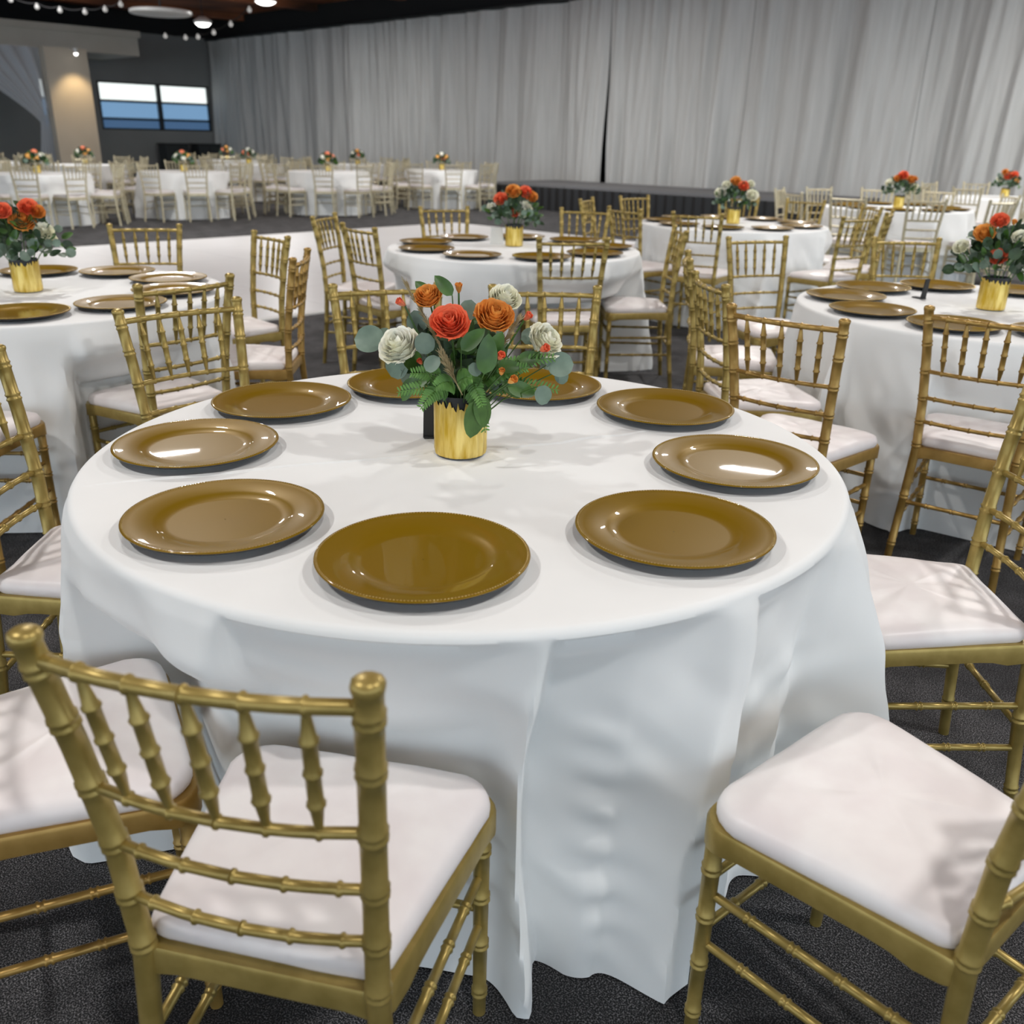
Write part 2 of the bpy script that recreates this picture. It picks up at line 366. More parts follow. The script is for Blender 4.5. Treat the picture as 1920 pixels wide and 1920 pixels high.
def chair_meshes(G, q):
    """q=1 full detail (dict of parts)"""
    sg = 12 if q else 6
    M = {}
    ps = {}
    for s in (-1, 1):
        at = post_path(s); m = MB(); zs = []; 
        for z in (0, .1, .2, .3, .44, .52, .60, .68, .76, .84, .893): zs.append((z, 0))
        for c in (.10, .27, .452, .532, .612, .700, .790, .862):
            for o in (-.0055, .0055): zs += [(c+o-.004, 0), (c+o-.0012, 1), (c+o+.0012, 1), (c+o+.004, 0)]
        zs.sort(); path = []; rad = []
        for z, b in zs:
            path.append(at(z)); rad.append(.0122+.0026*min(1, z/.4)+b*.0021)
        top = at(.893)
        for dz, r in ((.001, .0160), (.007, .0172), (.012, .0160), (.0155, .011), (.017, .003)): path.append(top+Vector((0, -.0005, dz))); rad.append(r)
        m.tube(path, rad, sg); M['back_post', s] = m.mesh('post', G)
    A = post_path(-1); B = post_path(1)
    # rails
    fr = [.5+(k-2)*.168 for k in range(5)]
    for i, z in enumerate(RAILS):
        m = MB(); bow = (0, -.022 if i < 2 else -.018, 0)
        rings = fr if i < 2 else [.12, .31, .5, .69, .88]
        ringed(m, A(z), B(z), (.0085 if i == 0 else .0068), rings, sg, .004, .0024, bow, double=False)
        M['rail', i] = m.mesh('rail', G)
    for k in range(5):
        def pt(z):
            u = fr[k]; p = A(z).lerp(B(z), u); return p+Vector((0, -.022*4*u*(1-u), 0))
        m = MB(); ringed(m, pt(RAILS[1]), pt(RAILS[0]), .0082, [.25, .5, .75], sg-2, .0035, .0022, None, False, lambda u: .45+.55*min(1, 4.5*min(u, 1-u)))
        M['spindle', k] = m.mesh('spindle', G)
    # seat frame
    ol = dense(outline(.165, .210, -.195, .188, .05)); n = len(ol); m = MB()
    def ring(f, zf):
        b = len(m.v)
        for x, y in ol: m.v.append((x*f, (y-.0)*f, zf(x, y)))
        return b
    def zb(x, y):
        side = abs(abs(x)-.19) < .03; t = max(0, 1-abs(y+.15)/.05)+max(0, 1-abs(y-.17)/.06)
        return .408-(.012*min(1, t) if side else 0)-(.010*max(0, 1-abs(abs(x)-.16)/.05) if not side else 0)
    rs = [ring(.86, lambda x, y: .412), ring(.96, zb), ring(1, lambda x, y: zb(x, y)+.003), ring(1, lambda x, y: .440), ring(.985, lambda x, y: .446), ring(.84, lambda x, y: .446)]
    for a, b in zip(rs, rs[1:]+rs[:1]):
        for k in range(n): m.f.append((a+k, a+(k+1) % n, b+(k+1) % n, b+k)); m.m.append(0)
    M['seat_frame', 0] = m.mesh('frame', G)
    # cushion
    ol2 = dense(outline(.156, .202, -.178, .180, .06)); n2 = len(ol2); m = MB(); prs = [(.94, .440), (.99, .444), (1.012, .452), (1.012, .462), (.99, .474), (.94, .482), (.82, .488), (.55, .492), (.28, .494)]
    prev = None
    for j, (f, z) in enumerate(prs):
        b = len(m.v)
        for k, (x, y) in enumerate(ol2):
            nz = noise.noise(Vector((x*14, y*14, 3))) * .0025 + noise.noise(Vector((x*50, y*50, z*50)))*.0010*(1 if 1 < j < 6 else .3)
            m.v.append((x*f, .01+(y-.01)*f, z+nz+(.004*abs(y)/.2 if j > 4 else 0)*-1))
        if prev is not None:
            for k in range(n2): m.f.append((prev+k, prev+(k+1) % n2, b+(k+1) % n2, b+k)); m.m.append(0)
        prev = b
    m.v.append((0, .01, .495)); 
    for k in range(n2): m.f.append((prev+k, prev+(k+1) % n2, len(m.v)-1)); m.m.append(0)
    M['cushion', 0] = m.mesh('cushion', CUSH)
    for s in (-1, 1):
        m = MB(); ringed(m, (s*.180, .166, 0), (s*.184, .162, .412),   .0135, [.12, .38, .62, .85] if q else [.5], sg, .0035, .0024, None, bool(q), lambda u: .82+.2*u)
        M['leg', s] = m.mesh('leg', G)
        for i, (zf, zr) in enumerate(((.30, .30), (.20, .20))):
            m = MB(); ringed(m, (s*.181, .164, zf), post_path(s)(zr), .0072, [.2, .4, .6, .8] if q else [], sg-2, .003, .0022, None, bool(q)); M['stretcher', s*10+i] = m.mesh('st', G)
    for i, z in enumerate((.33, .23)):
        m = MB(); ringed(m, (-.182, .164, z), (.182, .164, z), .0072, [.2, .4, .6, .8] if q else [], sg-2, .003, .0022, None, bool(q)); M['stretcher', 50+i] = m.mesh('st', G)
    m = MB(); ringed(m, A(.25), B(.25), .0072, [.25, .5, .75] if q else [], sg-2, .003, .0022, None, bool(q)); M['stretcher', 60] = m.mesh('st', G)
    return M
FULL = {'gold': chair_meshes(GOLD, 1), 'amber': chair_meshes(AMBER, 1)}
def far_mesh():
    """one light mesh for chairs a few dozen pixels tall"""
    m = MB(); P = {s: post_path(s) for s in (-1, 1)}
    for s in (-1, 1):
        m.tube([P[s](z) for z in (0, .25, .44, .6, .75, .91)], .0155, 6)
        m.tube([(s*.180, .166, 0), (s*.184, .162, .41)], .015, 5)
        for z in (.2, .3): m.tube([(s*.181, .164, z), P[s](z)], .008, 4)
    for z in RAILS: 
        a, b = P[-1](z), P[1](z); m.tube([a, (a+b)/2+Vector((0, -.02, 0)), b], .0105, 5)
    for z in (.23, .33): m.tube([(-.182, .164, z), (.182, .164, z)], .008, 4)
    for k in range(5):
        u = .5+(k-2)*.168; o = Vector((0, -.02*4*u*(1-u), 0)); m.tube([P[-1](.70).lerp(P[1](.70), u)+o, P[-1](.873).lerp(P[1](.873), u)+o], .0095, 5)
    def prism(mb, ol, z0, z1):
        b = len(mb.v); n = len(ol); mb.v += [(x, y, z0) for x, y in ol]+[(x, y, z1) for x, y in ol]
        for k in range(n): mb.f.append((b+k, b+(k+1) % n, b+n+(k+1) % n, b+n+k)); mb.m.append(mb.mi)
        mb.f.append(tuple(b+n+k for k in range(n))); mb.m.append(mb.mi); mb.f.append(tuple(b+k for k in range(n))[::-1]); mb.m.append(mb.mi)
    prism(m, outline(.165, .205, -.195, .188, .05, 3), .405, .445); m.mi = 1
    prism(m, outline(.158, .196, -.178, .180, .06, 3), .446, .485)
    return m.mesh('far_chair', [GOLD_LIT, CUSH])
FARM = far_mesh()
ALLCH = []      # (x, y, fx, fy) used for the cloths
CH = [0]
def frot(fx, fy): return math.atan2(-fx, fy)
def chair(x, y, fx, fy, label, group, kind='gold', z=0):
    l = math.hypot(fx, fy); fx /= l; fy /= l; ALLCH.append((x, y, fx, fy))
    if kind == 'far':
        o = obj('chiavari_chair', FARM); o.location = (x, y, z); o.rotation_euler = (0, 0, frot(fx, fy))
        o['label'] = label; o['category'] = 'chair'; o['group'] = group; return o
    t = thing('chiavari_chair', label, 'chair', (x, y, z), frot(fx, fy), group)
    for (nm, k), me in FULL[kind].items(): obj(nm, me, t)
    return t

MAIN = (-.098, 1.82)
G1 = 'gold chairs around the front table'
chair(-.250, .978, .21, .977, 'nearest gold chair, its back to the viewer at the lower left', G1)
chair(.556, 1.062, -.64, .77, 'gold chair at the lower right with its white cushion fully in view', G1)
chair(.865, 1.755, -1, .03, 'gold chair at the right side of the front table with striped shadows', G1)
chair(-.712, 1.19, .89, .46, 'gold chair at the left edge, its cushion partly behind the nearest chair', G1, 'amber')
chair(-.925, 1.88, 1, .04, 'gold chair at the left side of the front table with shadowed cushion', G1)
chair(-.800, 2.475, .70, -.72, 'gold chair behind the front table, nearer of two overlapping backs at left', G1)
chair(-.37, 2.89, .28, -.96, 'gold chair behind the front table, back seen left of the bouquet', G1)
chair(.11, 2.90, .05, -1, 'gold chair behind the front table, back seen right of the bouquet', G1)
G2 = 'gold chairs around the left table'
TL = (-1.97, 3.75)
chair(-1.31, 3.275, -.8, .6, 'gold chair at the left table, the farther of two overlapping backs', G2)
chair(-1.79, 2.80, -.05, 1, 'amber gold chair hidden behind another chair at the near side of the left table', G2, 'amber')
chair(-1.15, 3.92, -1, -.05, 'gold chair seen edge-on at the right side of the left table', G2, 'amber')
chair(-1.42, 4.58, -.75, -.66, 'gold chair at the far right of the left table by the dance floor', G2)
chair(-1.96, 4.87, .20, -.98, 'pale gold chair behind the left table, its slats against the dance floor', G2)
G3 = 'gold chairs around the right table'
TR = (1.95, 3.8)
chair(.955, 2.90, .65, .76, 'amber gold chair with back turned, between front and right tables', G3, 'amber')
chair(1.57, 2.95, .60, .80, 'amber gold chair with back turned before the right table at the picture edge', G3, 'amber')
chair(.95, 3.45, .98, .12, 'gold chair at the left of the right table, slats at a steep angle', G3)
chair(1.00, 4.12, 1, -.15, 'gold chair seen edge-on at the far left side of the right table', G3)
chair(1.37, 4.86, .33, -.94, 'pale gold chair behind the plates at the far left of the right table', G3)
chair(2.13, 4.95, .0, -1, 'pale gold chair directly behind the right table', G3)
G4 = 'gold chairs around the middle table'
T2 = (-.02, 5.75)
chair(.25, 5.07, -.15, .98, 'gold chair with back turned at the near side of the middle table', G4)
chair(.70, 5.50, -.75, -.02, 'gold chair at the right side of the middle table, seen from its side', G4)
chair(-.98, 5.95, 1, -.2, 'gold chair at the far left side of the middle table, seen edge-on', G4)
chair(-.70, 5.45, .76, .62, 'gold chair at the near left side of the middle table', G4)
chair(-.45, 6.72, .35, -.93, 'pale gold chair behind the middle table, left of the bouquet', G4)
chair(.42, 6.80, -.3, -.95, 'pale gold chair behind the middle table, right of the bouquet', G4)

T4 = (1.78, 7.90); T5 = (4.15, 10.5); T6 = (6.64, 13.2)
def sector(cx, cy, x, y):
    """where a seat is round its table, as seen from the camera"""
    d = math.degrees(math.atan2(y-cy, x-cx)-math.atan2(cy, cx))
    d = (d+540) % 360-180
    return d
def ring(tc, angs, tdesc, grp, kind='far', rs=1.0, seed=1):
    rnd = random.Random(seed); lst = []
    view = math.atan2(tc[1], tc[0])
    for a in angs:
        r = rs+rnd.uniform(-.05, .07); th = math.radians(a+rnd.uniform(-3, 3))
        x, y = tc[0]+r*math.cos(th), tc[1]+r*math.sin(th)
        dx, dy = x-tc[0], y-tc[1]; fwd = dx*math.cos(view)+dy*math.sin(view); lat = dx*math.sin(view)-dy*math.cos(view)
        if any(math.hypot(c[0]-x, c[1]-y) < .62 for c in ALLCH): continue
        if any(math.hypot(c[0]-x, c[1]-y) < 1.12 for c in CENTRES if c != tc): continue
        if any(math.hypot(c[2]-x, c[3]-y) < .47 for c in lst): continue
        lst.append((lat, fwd, x, y, th+rnd.uniform(-.1, .1)))
    near = sorted([q for q in lst if q[1] < 0]); far = sorted([q for q in lst if q[1] >= 0])
    ordn = ['leftmost', 'second from left', 'third from left', 'fourth from left', 'fifth from left', 'sixth from left', 'seventh from left']
    for side, L in (('near', near), ('far', far)):
        for i, q in enumerate(L):
            w = 'rightmost' if i == len(L)-1 and i > 0 else ordn[i]
            chair(q[2], q[3], -math.cos(q[4]), -math.sin(q[4]), 'gold chair %s on %s side of %s' % (w, side, tdesc), grp, kind)
CENTRES = [MAIN, TL, TR, T2, T4, T5, T6, (-7.48, 15.05), (-5.85, 16.95), (-3.61, 18.4), (-1.63, 20.6), (-8.7, 19.5), (-6.07, 21.9), (-3.9, 23.6), (-11.1, 20.3), (-7.6, 25.4), (-9.8, 16.3)]
ring(T4, [-142, -112, -62, -25, 10, 45, 78, 122, 160], 'table right of the middle table', 'gold chairs around the table right of the middle one', 'gold', .98, 4)
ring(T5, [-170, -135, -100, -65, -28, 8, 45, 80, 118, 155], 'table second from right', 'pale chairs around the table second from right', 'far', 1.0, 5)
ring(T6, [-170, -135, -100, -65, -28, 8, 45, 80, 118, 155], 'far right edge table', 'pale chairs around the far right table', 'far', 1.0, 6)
FT = [((-7.48, 15.05), 'first row table left of the window'),
      ((-5.85, 16.95), 'first row table below the window'),
      ((-3.61, 18.4), 'first row table near the corner'),
      ((-1.63, 20.6), 'first row table left of stage'),
      ((-8.7, 19.5), 'second row table right of column'),
      ((-6.07, 21.9), 'second row table below the corner'),
      ((-3.9, 23.6), 'second row table by the curtain'),
      ((-11.1, 20.3), 'third row table before the column'),
      ((-7.6, 25.4), 'hindmost table in the corner'),
      ((-9.8, 16.3), 'leftmost far table')]
for i, (tc, d) in enumerate(FT):
    o = i*11
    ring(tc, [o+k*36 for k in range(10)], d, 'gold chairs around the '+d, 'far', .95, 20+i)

# ------------------------------------------------------------ tables and cloths
RT = .7636
def smooth(x): x = min(max(x, 0), 1); return x*x*(3-2*x)
def interp(cps, d):
    n = len(cps)
    for i in range(n):
        a, ra = cps[i]; b, rb = cps[(i+1) % n]
        if i == n-1: b += 360
        for dd in (d, d+360, d-360):
            if a <= dd <= b:
                u = (dd-a)/(b-a)
                if b-a < 4.5: return ra+(rb-ra)*smooth(u)
                return ra+(rb-ra)*(smooth(u)*.4+.6*(u**1.7 if rb > ra else 1-(1-u)**1.7))
    return .8
def cloth_mesh(tc, N, seed, cps=None, hem=.004):
    rnd = random.Random(seed); lim = [9]*N
    near = [c for c in ALLCH if math.hypot(c[0]-tc[0], c[1]-tc[1]) < 1.35]
    for j in range(N):
        th = 2*PI*j/N; dx, dy = math.cos(th), math.sin(th)
        for (x, y, fx, fy) in near:
            for s in range(90):
                r = .40+s*.008; px, py = tc[0]+dx*r-x, tc[1]+dy*r-y
                ly = px*fx+py*fy; lx = px*fy-py*fx
                if abs(lx) < .215 and -.26 < ly < .215: lim[j] = min(lim[j], r-.012); break
    k = max(1, N//150); sm = [min(lim[(j+q) % N] for q in range(-k, k+1)) for j in range(N)]
    lim = sm
    for _ in range(3): lim = [sum(min(lim[(j+q) % N], .95) for q in range(-k, k+1))/(2*k+1) for j in range(N)]
    lim = [9 if q > .93 else q for q in lim]
    if not cps:
        angs = sorted(math.degrees(math.atan2(y-tc[1], x-tc[0])) for x, y, _, _ in near)
        cps = []
        if len(angs) < 3: angs = [q*40.0-170 for q in range(9)]
        for i, a in enumerate(angs):
            b = angs[(i+1) % len(angs)]+(360 if i == len(angs)-1 else 0)
            cps.append((a, .76)); 
            if b-a > 60:
                nn = int((b-a)//24)
                for q in range(1, nn): cps.append((a+(b-a)*q/nn, .92 if q % 2 else .79))
            else:
                c = (a+b)/2+rnd.uniform(-3, 3); h = rnd.uniform(.88, .95); sd = rnd.choice((-1, 1))
                if sd > 0: cps += [(c-4, h), (c-.5, h-.13)]
                else: cps += [(c-1.5, h-.13), (c+2, h)]
    rt = [.05, .2, .4, .55, .65, .70, .735, .752]
    NB = 64 if N > 500 else 34 if N > 200 else 12
    prof = []   # (radius fraction info, z, t)
    m = MB(); rows = []
    for r in rt: rows.append(('t', r, .751))
    for a in (20, 45, 70, 90): rows.append(('t', .752+.0145*math.sin(math.radians(a)), .751-.0145*(1-math.cos(math.radians(a)))))
    zb = .751-.0145
    for i in range(1, NB+1): rows.append(('s', 0, zb-(zb-hem)*i/NB))
    ph = [rnd.uniform(0, 6.28) for _ in range(6)]
    bott = [interp(cps, math.degrees(2*PI*j/N) if j <= N/2 else math.degrees(2*PI*j/N)-360) for j in range(N)]
    base0 = .752+.0145; Z = Vector((seed*3.1, 0, 0))
    for kind, r, z in rows:
        for j in range(N):
            th = 2*PI*j/N
            if kind == 't':
                rr = r; zz = z+(noise.noise(Vector((r*math.cos(th)*4, r*math.sin(th)*4, seed)))*.0012 if r < .74 else 0)
            else:
                t = (zb-z)/zb; zz = z
                q1 = 1-abs(noise.noise(Vector((th*6+t*.8, t*.7, seed*2+9))))*2.6
                fine = (.017*q1+.005*math.sin(17*th+ph[0]+2*t)+.003*math.sin(31*th+ph[1]-3*t))*t**.7-.006*t
                wr = noise.noise(Vector((th*5+z*4, z*4, seed)))*.019*min(1, t*3)+noise.noise(Vector((th*12+z*12, z*7, seed+5)))*.007*min(1, t*3)
                dg = (math.degrees(th)+180) % 360-180
                sk = (.010*math.sin(t*2.6+1.2)-.0093)*N
                if seed == 1: sk = N/360*(6.5*(1-t)*math.exp(-((dg+57)/9)**2)-3.2*math.sin(PI*t)*math.exp(-((dg+79)/6)**2))
                fj = (j-sk) % N; i0 = int(fj) % N; bj = bott[i0]+(bott[(i0+1) % N]-bott[i0])*(fj-int(fj))
                w8 = smooth((bj-.74)/.08); g = t**.7*w8+t**.36*(1-w8)
                rr = base0+.003+(bj-base0)*g+fine+wr
                if seed == 1: rr += .0055*math.sin(z*78+dg*.22)*math.exp(-((dg+69+6*(z-.3))/3.2)**2)*smooth((z-.06)/.1)*smooth((.62-z)/.15)+.004*math.sin(z*60-dg*.5)*math.exp(-((dg+38)/9)**2)*smooth((.6-z)/.1)
                f = smooth((.66-z)/.15)
                if lim[j] < rr: rr = rr+(max(lim[j], .42)-rr)*f if rr > lim[j] else rr
                rr = max(rr, min(.7515, .7515-(.705-z)*.55)) if z > .50 else rr
            m.v.append((rr*math.cos(th), rr*math.sin(th), zz))
    nr = len(rows)
    m.v.append((0, 0, .751)); ci = len(m.v)-1
    for j in range(N): m.f.append((ci, j, (j+1) % N)); m.m.append(0)
    for i in range(nr-1):
        for j in range(N): m.f.append((i*N+j, (i+1)*N+j, (i+1)*N+(j+1) % N, i*N+(j+1) % N)); m.m.append(0)
    me = m.mesh('cloth', CLOTH); return me
def table(tc, label, cl_label, N=360, seed=1, cps=None, far=False):
    t = thing('round_table', label, 'table', (tc[0], tc[1], 0), 0, 'round banquet tables')
    m = MB(); m.lathe([(.001, .715), (.73, .715), (.735, .72), (.735, .738), (.73, .742), (.001, .742)], 24 if far else 48); obj('tabletop', m.mesh('top', BEIGE), t)
    for k in range(4):
        a = PI/4+k*PI/2; m = MB(); m.tube([(.38*math.cos(a), .38*math.sin(a), 0), (.38*math.cos(a), .38*math.sin(a), .715)], .014, 6); obj('leg', m.mesh('leg', DARKM), t)
    c = obj('tablecloth', cloth_mesh(tc, N, seed, cps)); c.location = (tc[0], tc[1], 0)
    c['label'] = cl_label; c['category'] = 'tablecloth'; c['group'] = 'white floor length tablecloths'
    return c
mcps = [(-170, .70), (-156, .86), (-142, .80), (-128, .74), (-116, .85), (-112.5, .70), (-95, .66), (-86, .69), (-79, .755), (-76, .64), (-69, .69), (-59, .845), (-55, .65),
        (-46, .70), (-36, .72), (-27, .98), (-24, .93), (-21, .93), (-12, .79), (-3, .74), (8, .77), (20, .90), (33, .79), (48, .9), (66, .80), (84, .76), (98, .9), (112, .77), (126, .9), (140, .76), (162, .9)]
mcloth = table(MAIN, 'round banquet table hidden under the front white cloth', 'white cloth draped over the large front table down to the floor', 720, 1, mcps)
# pressed fold line across the front cloth, part of the fabric
def crease(me):
    for v in me.vertices:
        pass
crease(mcloth.data)
def crease_strip():
    m = MB()
    # the pressed creases lie as tiny ridges on the cloth: segments in table coordinates
    for (x0, y0, x1, y1) in ((-.700, -.245, -.045, -.005), (.085, .025, .405, .175)):
        d = Vector((x1-x0, y1-y0)).normalized(); nrm = Vector((-d.y, d.x)); n = 40; b = len(m.v)
        for i in range(n+1):
            p = Vector((x0, y0)).lerp(Vector((x1, y1)), i/n); p = p+nrm*(.004*math.sin(i*.35))
            e = math.sin(PI*i/n)**.5
            for o, h in ((-.007, -.0008), (-.002, .0026*e), (.002,   .0028*e), (.007, -.0008)): m.v.append((p.x+nrm.x*o, p.y+nrm.y*o, .7515+h))
        for i in range(n):
            for k in range(3): m.f.append((b+i*4+k, b+(i+1)*4+k, b+(i+1)*4+k+1, b+i*4+k+1)); m.m.append(0)
    return m.mesh('crease', CLOTH)
obj('fold_crease', crease_strip(), mcloth)
table(TL, 'round banquet table hidden under the left white cloth', 'white cloth on the table at the left with the big orange bouquet', 360, 2)
table(TR, 'round banquet table hidden under the right white cloth', 'white cloth on the table at the right picture edge', 360, 3)
table(T2, 'round banquet table hidden under the middle white cloth', 'white cloth on the middle table behind the front bouquet', 300, 4)
table(T4, 'round banquet table right of the middle table', 'white cloth on the table right of the middle table', 240, 5)
table(T5, 'round banquet table second from the right', 'white cloth on the table below the second bouquet from right', 180, 6, None, True)
table(T6, 'round banquet table at the far right edge', 'white cloth on the farthest table at the right edge', 180, 7, None, True)
for i, (tc, d) in enumerate(FT): table(tc, 'round banquet table, '+d, 'white cloth on the '+d, 120, 10+i, None, True)

# ------------------------------------------------------------ charger plates
def plate_meshes(seg):
    m = MB()
    m.lathe([(.001, .0075), (.09, .0078), (.100, .0085), (.110, .0125), (.116, .0150), (.150, .0185), (.158, .0195), (.1625, .0205), (.1645, .0195), (.1648, .0185)], seg, mats=[0]*9)
    top = m.mesh('plate', CHARGE)
    m = MB(); m.lathe([(.1648, .0185), (.162, .0150), (.150, .0115), (.118, .002), (.112, .0), (.001, .0)], seg)
    un = m.mesh('under', CHARGE_U)
    return top, un
PT, PU = plate_meshes(96); FT_, FU_ = plate_meshes(40)
def beads(n=200):
    m = MB()
    for k in range(n):
        a = 2*PI*k/n; m.ball((.1605*math.cos(a), .1605*math.sin(a), .0198), .0015, 5, 3)
    return m.mesh('beads', CHARGE_B)
BEAD = beads()
def plate(x, y, label, group, near=True, z=.7525):
    t = thing('charger_plate', label, 'charger plate', (x, y, z), random.Random(x*9).uniform(0, 6), group)
    obj('plate_face', PT if near else FT_, t); u = obj('underside', PU if near else FU_, t); u['label'] = 'black underside'
    if near: obj('beaded_rim', BEAD, t)
for x, y, l in ((-.135, 1.267, 'front centre gold plate on the front table, nearest of all plates'), (.270, 1.394, 'gold plate right of the front centre plate on the front table'),
                (.447, 1.746, 'rightmost gold plate on the front table with two bright reflections'), (.365, 2.141, 'gold plate at the upper right of the front table'),
                (.062, 2.332, 'gold plate behind the bouquet to its right on the front table'), (-.270, 2.327, 'gold plate behind the bouquet to the left on the front table'),
                (-.560, 2.136, 'gold plate at the upper left of the front table'), (-.654, 1.792, 'leftmost gold plate on the front table with one bright reflection'),
                (-.482, 1.410, 'gold plate left of the front centre plate on the front table')):
    plate(x, y, l, 'gold charger plates on the front table')
def plates(tc, a0, n, tdesc, grp, near, skip=()):
    names = {}
    for k in range(n):
        if k in skip: continue
        a = math.radians(a0+360*k/n); x, y = tc[0]+.565*math.cos(a), tc[1]+.565*math.sin(a)
        view = math.atan2(tc[1], tc[0]); dx, dy = x-tc[0], y-tc[1]
        fwd = dx*math.cos(view)+dy*math.sin(view); lat = dx*math.sin(view)-dy*math.cos(view)
        names[k] = (x, y, fwd, lat)
    for side in ('near', 'far'):
        L = sorted([q for q in names.values() if (q[2] < 0) == (side == 'near')], key=lambda q: q[3])
        ordn = ['leftmost', 'second from left', 'third from left', 'fourth from left', 'fifth from left', 'sixth from left']
        for i, q in enumerate(L):
            w = 'rightmost' if i == len(L)-1 and i else ordn[i]
            plate(q[0], q[1], 'gold plate %s on %s half of the %s' % (w, side, tdesc), grp, near)
plates(TL, 5, 10, 'left table', 'gold charger plates on the left table', True)
plates(TR, 16, 10, 'right table', 'gold charger plates on the right table', True)
plates(T2, 6, 9, 'middle table', 'gold charger plates on the middle table', False)
plates(T4, 10, 9, 'table right of the middle one', 'gold charger plates on the table right of the middle one', False)
plates(T5, 10, 9, 'table second from right', 'gold charger plates on the table second from right', False)

# ------------------------------------------------------------ vases and bouquets
def vase_mesh(seg=110, seed=0):
    m = MB(); rnd = random.Random(seed); per = [rnd.uniform(-1, 1) for _ in range(seg+1)]
    def rf(a, z): k = int(a/(2*PI)*seg+.5) % seg; return 1+.020*per[k]+.010*noise.noise(Vector((math.cos(a)*9, math.sin(a)*9, z*60)))
    def wall(u, v):
        a = 2*PI*u; k = int(u*seg+.5) % seg
        top = .126-(abs(per[(k*7) % seg])*.022+.004)*max(0, math.sin(a+PI-.2))**.5 if math.sin(a+PI-.2) > 0 else .124+.003*per[k]
        z = .003+(top-.003)*v; r = .054*rf(a, z)*(1 if v > .02 else .97); return (r*math.cos(a), r*math.sin(a), z)
    m.grid(wall, seg, 14, True)
    o = m.mesh('vase', VASE)
    i = MB(); i.lathe([(.001, .002), (.0505, .002), (.0515, .126), (.0510, .130), (.049, .129), (.048, .02), (.001, .018)], 36); inner = i.mesh('lining', BLACK)
    return o, inner
VM, VI = vase_mesh()
def vase(tc, label, z=.7525, full=True):
    v = obj('vase', VM, label); obj('lining', VI, v); return v
def smooth(x): x = min(max(x, 0), 1); return x*x*(3-2*x)
def rose_mb(n=22, seed=0, op=1.0, tight=False):
    """unit rose, radius about 1, opening +z"""
    rnd = random.Random(seed); m = MB(); layers = [(3, .16, .86, .9), (4, .30, .90, .75), (5, .45, .88, .5), (6, .60, .82, .2), (7, .75, .72, -.1), (8, .88, .58, -.15), (8, 1.0, .36, -.2)]
    if tight: layers = layers[:3]
    for li, (cnt, rr, h, cup) in enumerate(layers):
        off = rnd.uniform(0, 6.28)
        for k in range(cnt):
            a0 = off+2*PI*k/cnt+rnd.uniform(-.1, .1); wd = (2*PI/cnt)*(1.45 if li else 1.5); hh = h+rnd.uniform(-.06, .06); rk = rr*rnd.uniform(.94, 1.05)
            def fn(u, v, a0=a0, wd=wd, hh=hh, rk=rk, li=li):
                a = a0+(u-.5)*wd*(1.0 if v < .9 else .93)*(.55+.5*math.sin(min(v, .8)/.8*PI/2))
                edge = abs(u-.5)*2
                z = -.55+(hh+.55)*v-(edge**2)*.20*v+.03*math.sin(u*11+li*2)*v
                r = rk*(.18+.82*math.sin(min(1, v*1.15)*PI/2))*(1 if li else 1)
                curl = max(0, v-.72)/.28; r += curl**2*(.20 if li > 1 else -.04)*rk-(.10*rk*smooth((v-.35)/.5) if li > 1 else 0); z -= curl**2*.07*(li > 1)
                r += .03*math.sin(u*9+a0*3)*v
                return (r*math.cos(a), r*math.sin(a), z)
            m.grid(fn, 6, 5)
    return m
ROSE = {i: rose_mb(seed=i) for i in range(3)}; BUD = rose_mb(seed=9, tight=True)
def leaf_mb(kind, seed=0):
    """unit leaf along +y, length 1, normal +z"""
    m = MB(); wd = {'round': .46, 'oval': .27, 'long': .16}[kind]; pw = {'round': .55, 'oval': .8, 'long': 1.0}[kind]
    def fn(u, v):
        x = (u-.5)*2; w = wd*math.sin(PI*min(1, max(0.001, v**pw)))**.6 if kind != 'round' else wd*math.sqrt(max(0, 1-(2*v-1)**2))
        return (x*w, v, .06*(x*x)*w*3-.18*v*v+.0)
    m.grid(fn, 4, 8)
    return m
LEAVES = {k: leaf_mb(k) for k in ('round', 'oval', 'long')}
def orient(p, d, s, roll=0, up=None):
    d = Vector(d).normalized(); q = d.to_track_quat('Z', 'Y'); return Matrix.Translation(p) @ q.to_matrix().to_4x4() @ Matrix.Rotation(roll, 4, 'Z') @ Matrix.Scale(s, 4)
def leaf_mat(p, d, nrm, s):
    y = Vector(d).normalized(); n = Vector(nrm); z = (n-y*n.dot(y))
    if z.length < 1e-4: z = y.orthogonal()
    z.normalize(); x = y.cross(z); M = Matrix((x, y, z)).transposed().to_4x4(); return Matrix.Translation(p) @ M @ Matrix.Scale(s, 4)
def one(mb, M, name, mt, parent):
    k = MB(); k.add(mb, M); return obj(name, k.mesh(name, mt), parent)
MOUTH = Vector((0, 0, .125))
def stemline(m, p, r=.0016):
    p = Vector(p); a = Vector((MOUTH.x+p.x*.12, MOUTH.y+p.y*.12, .06)); mid = a.lerp(p, .5)+Vector((0, 0, .015)); m.tube([a, mid, p], r, 5)
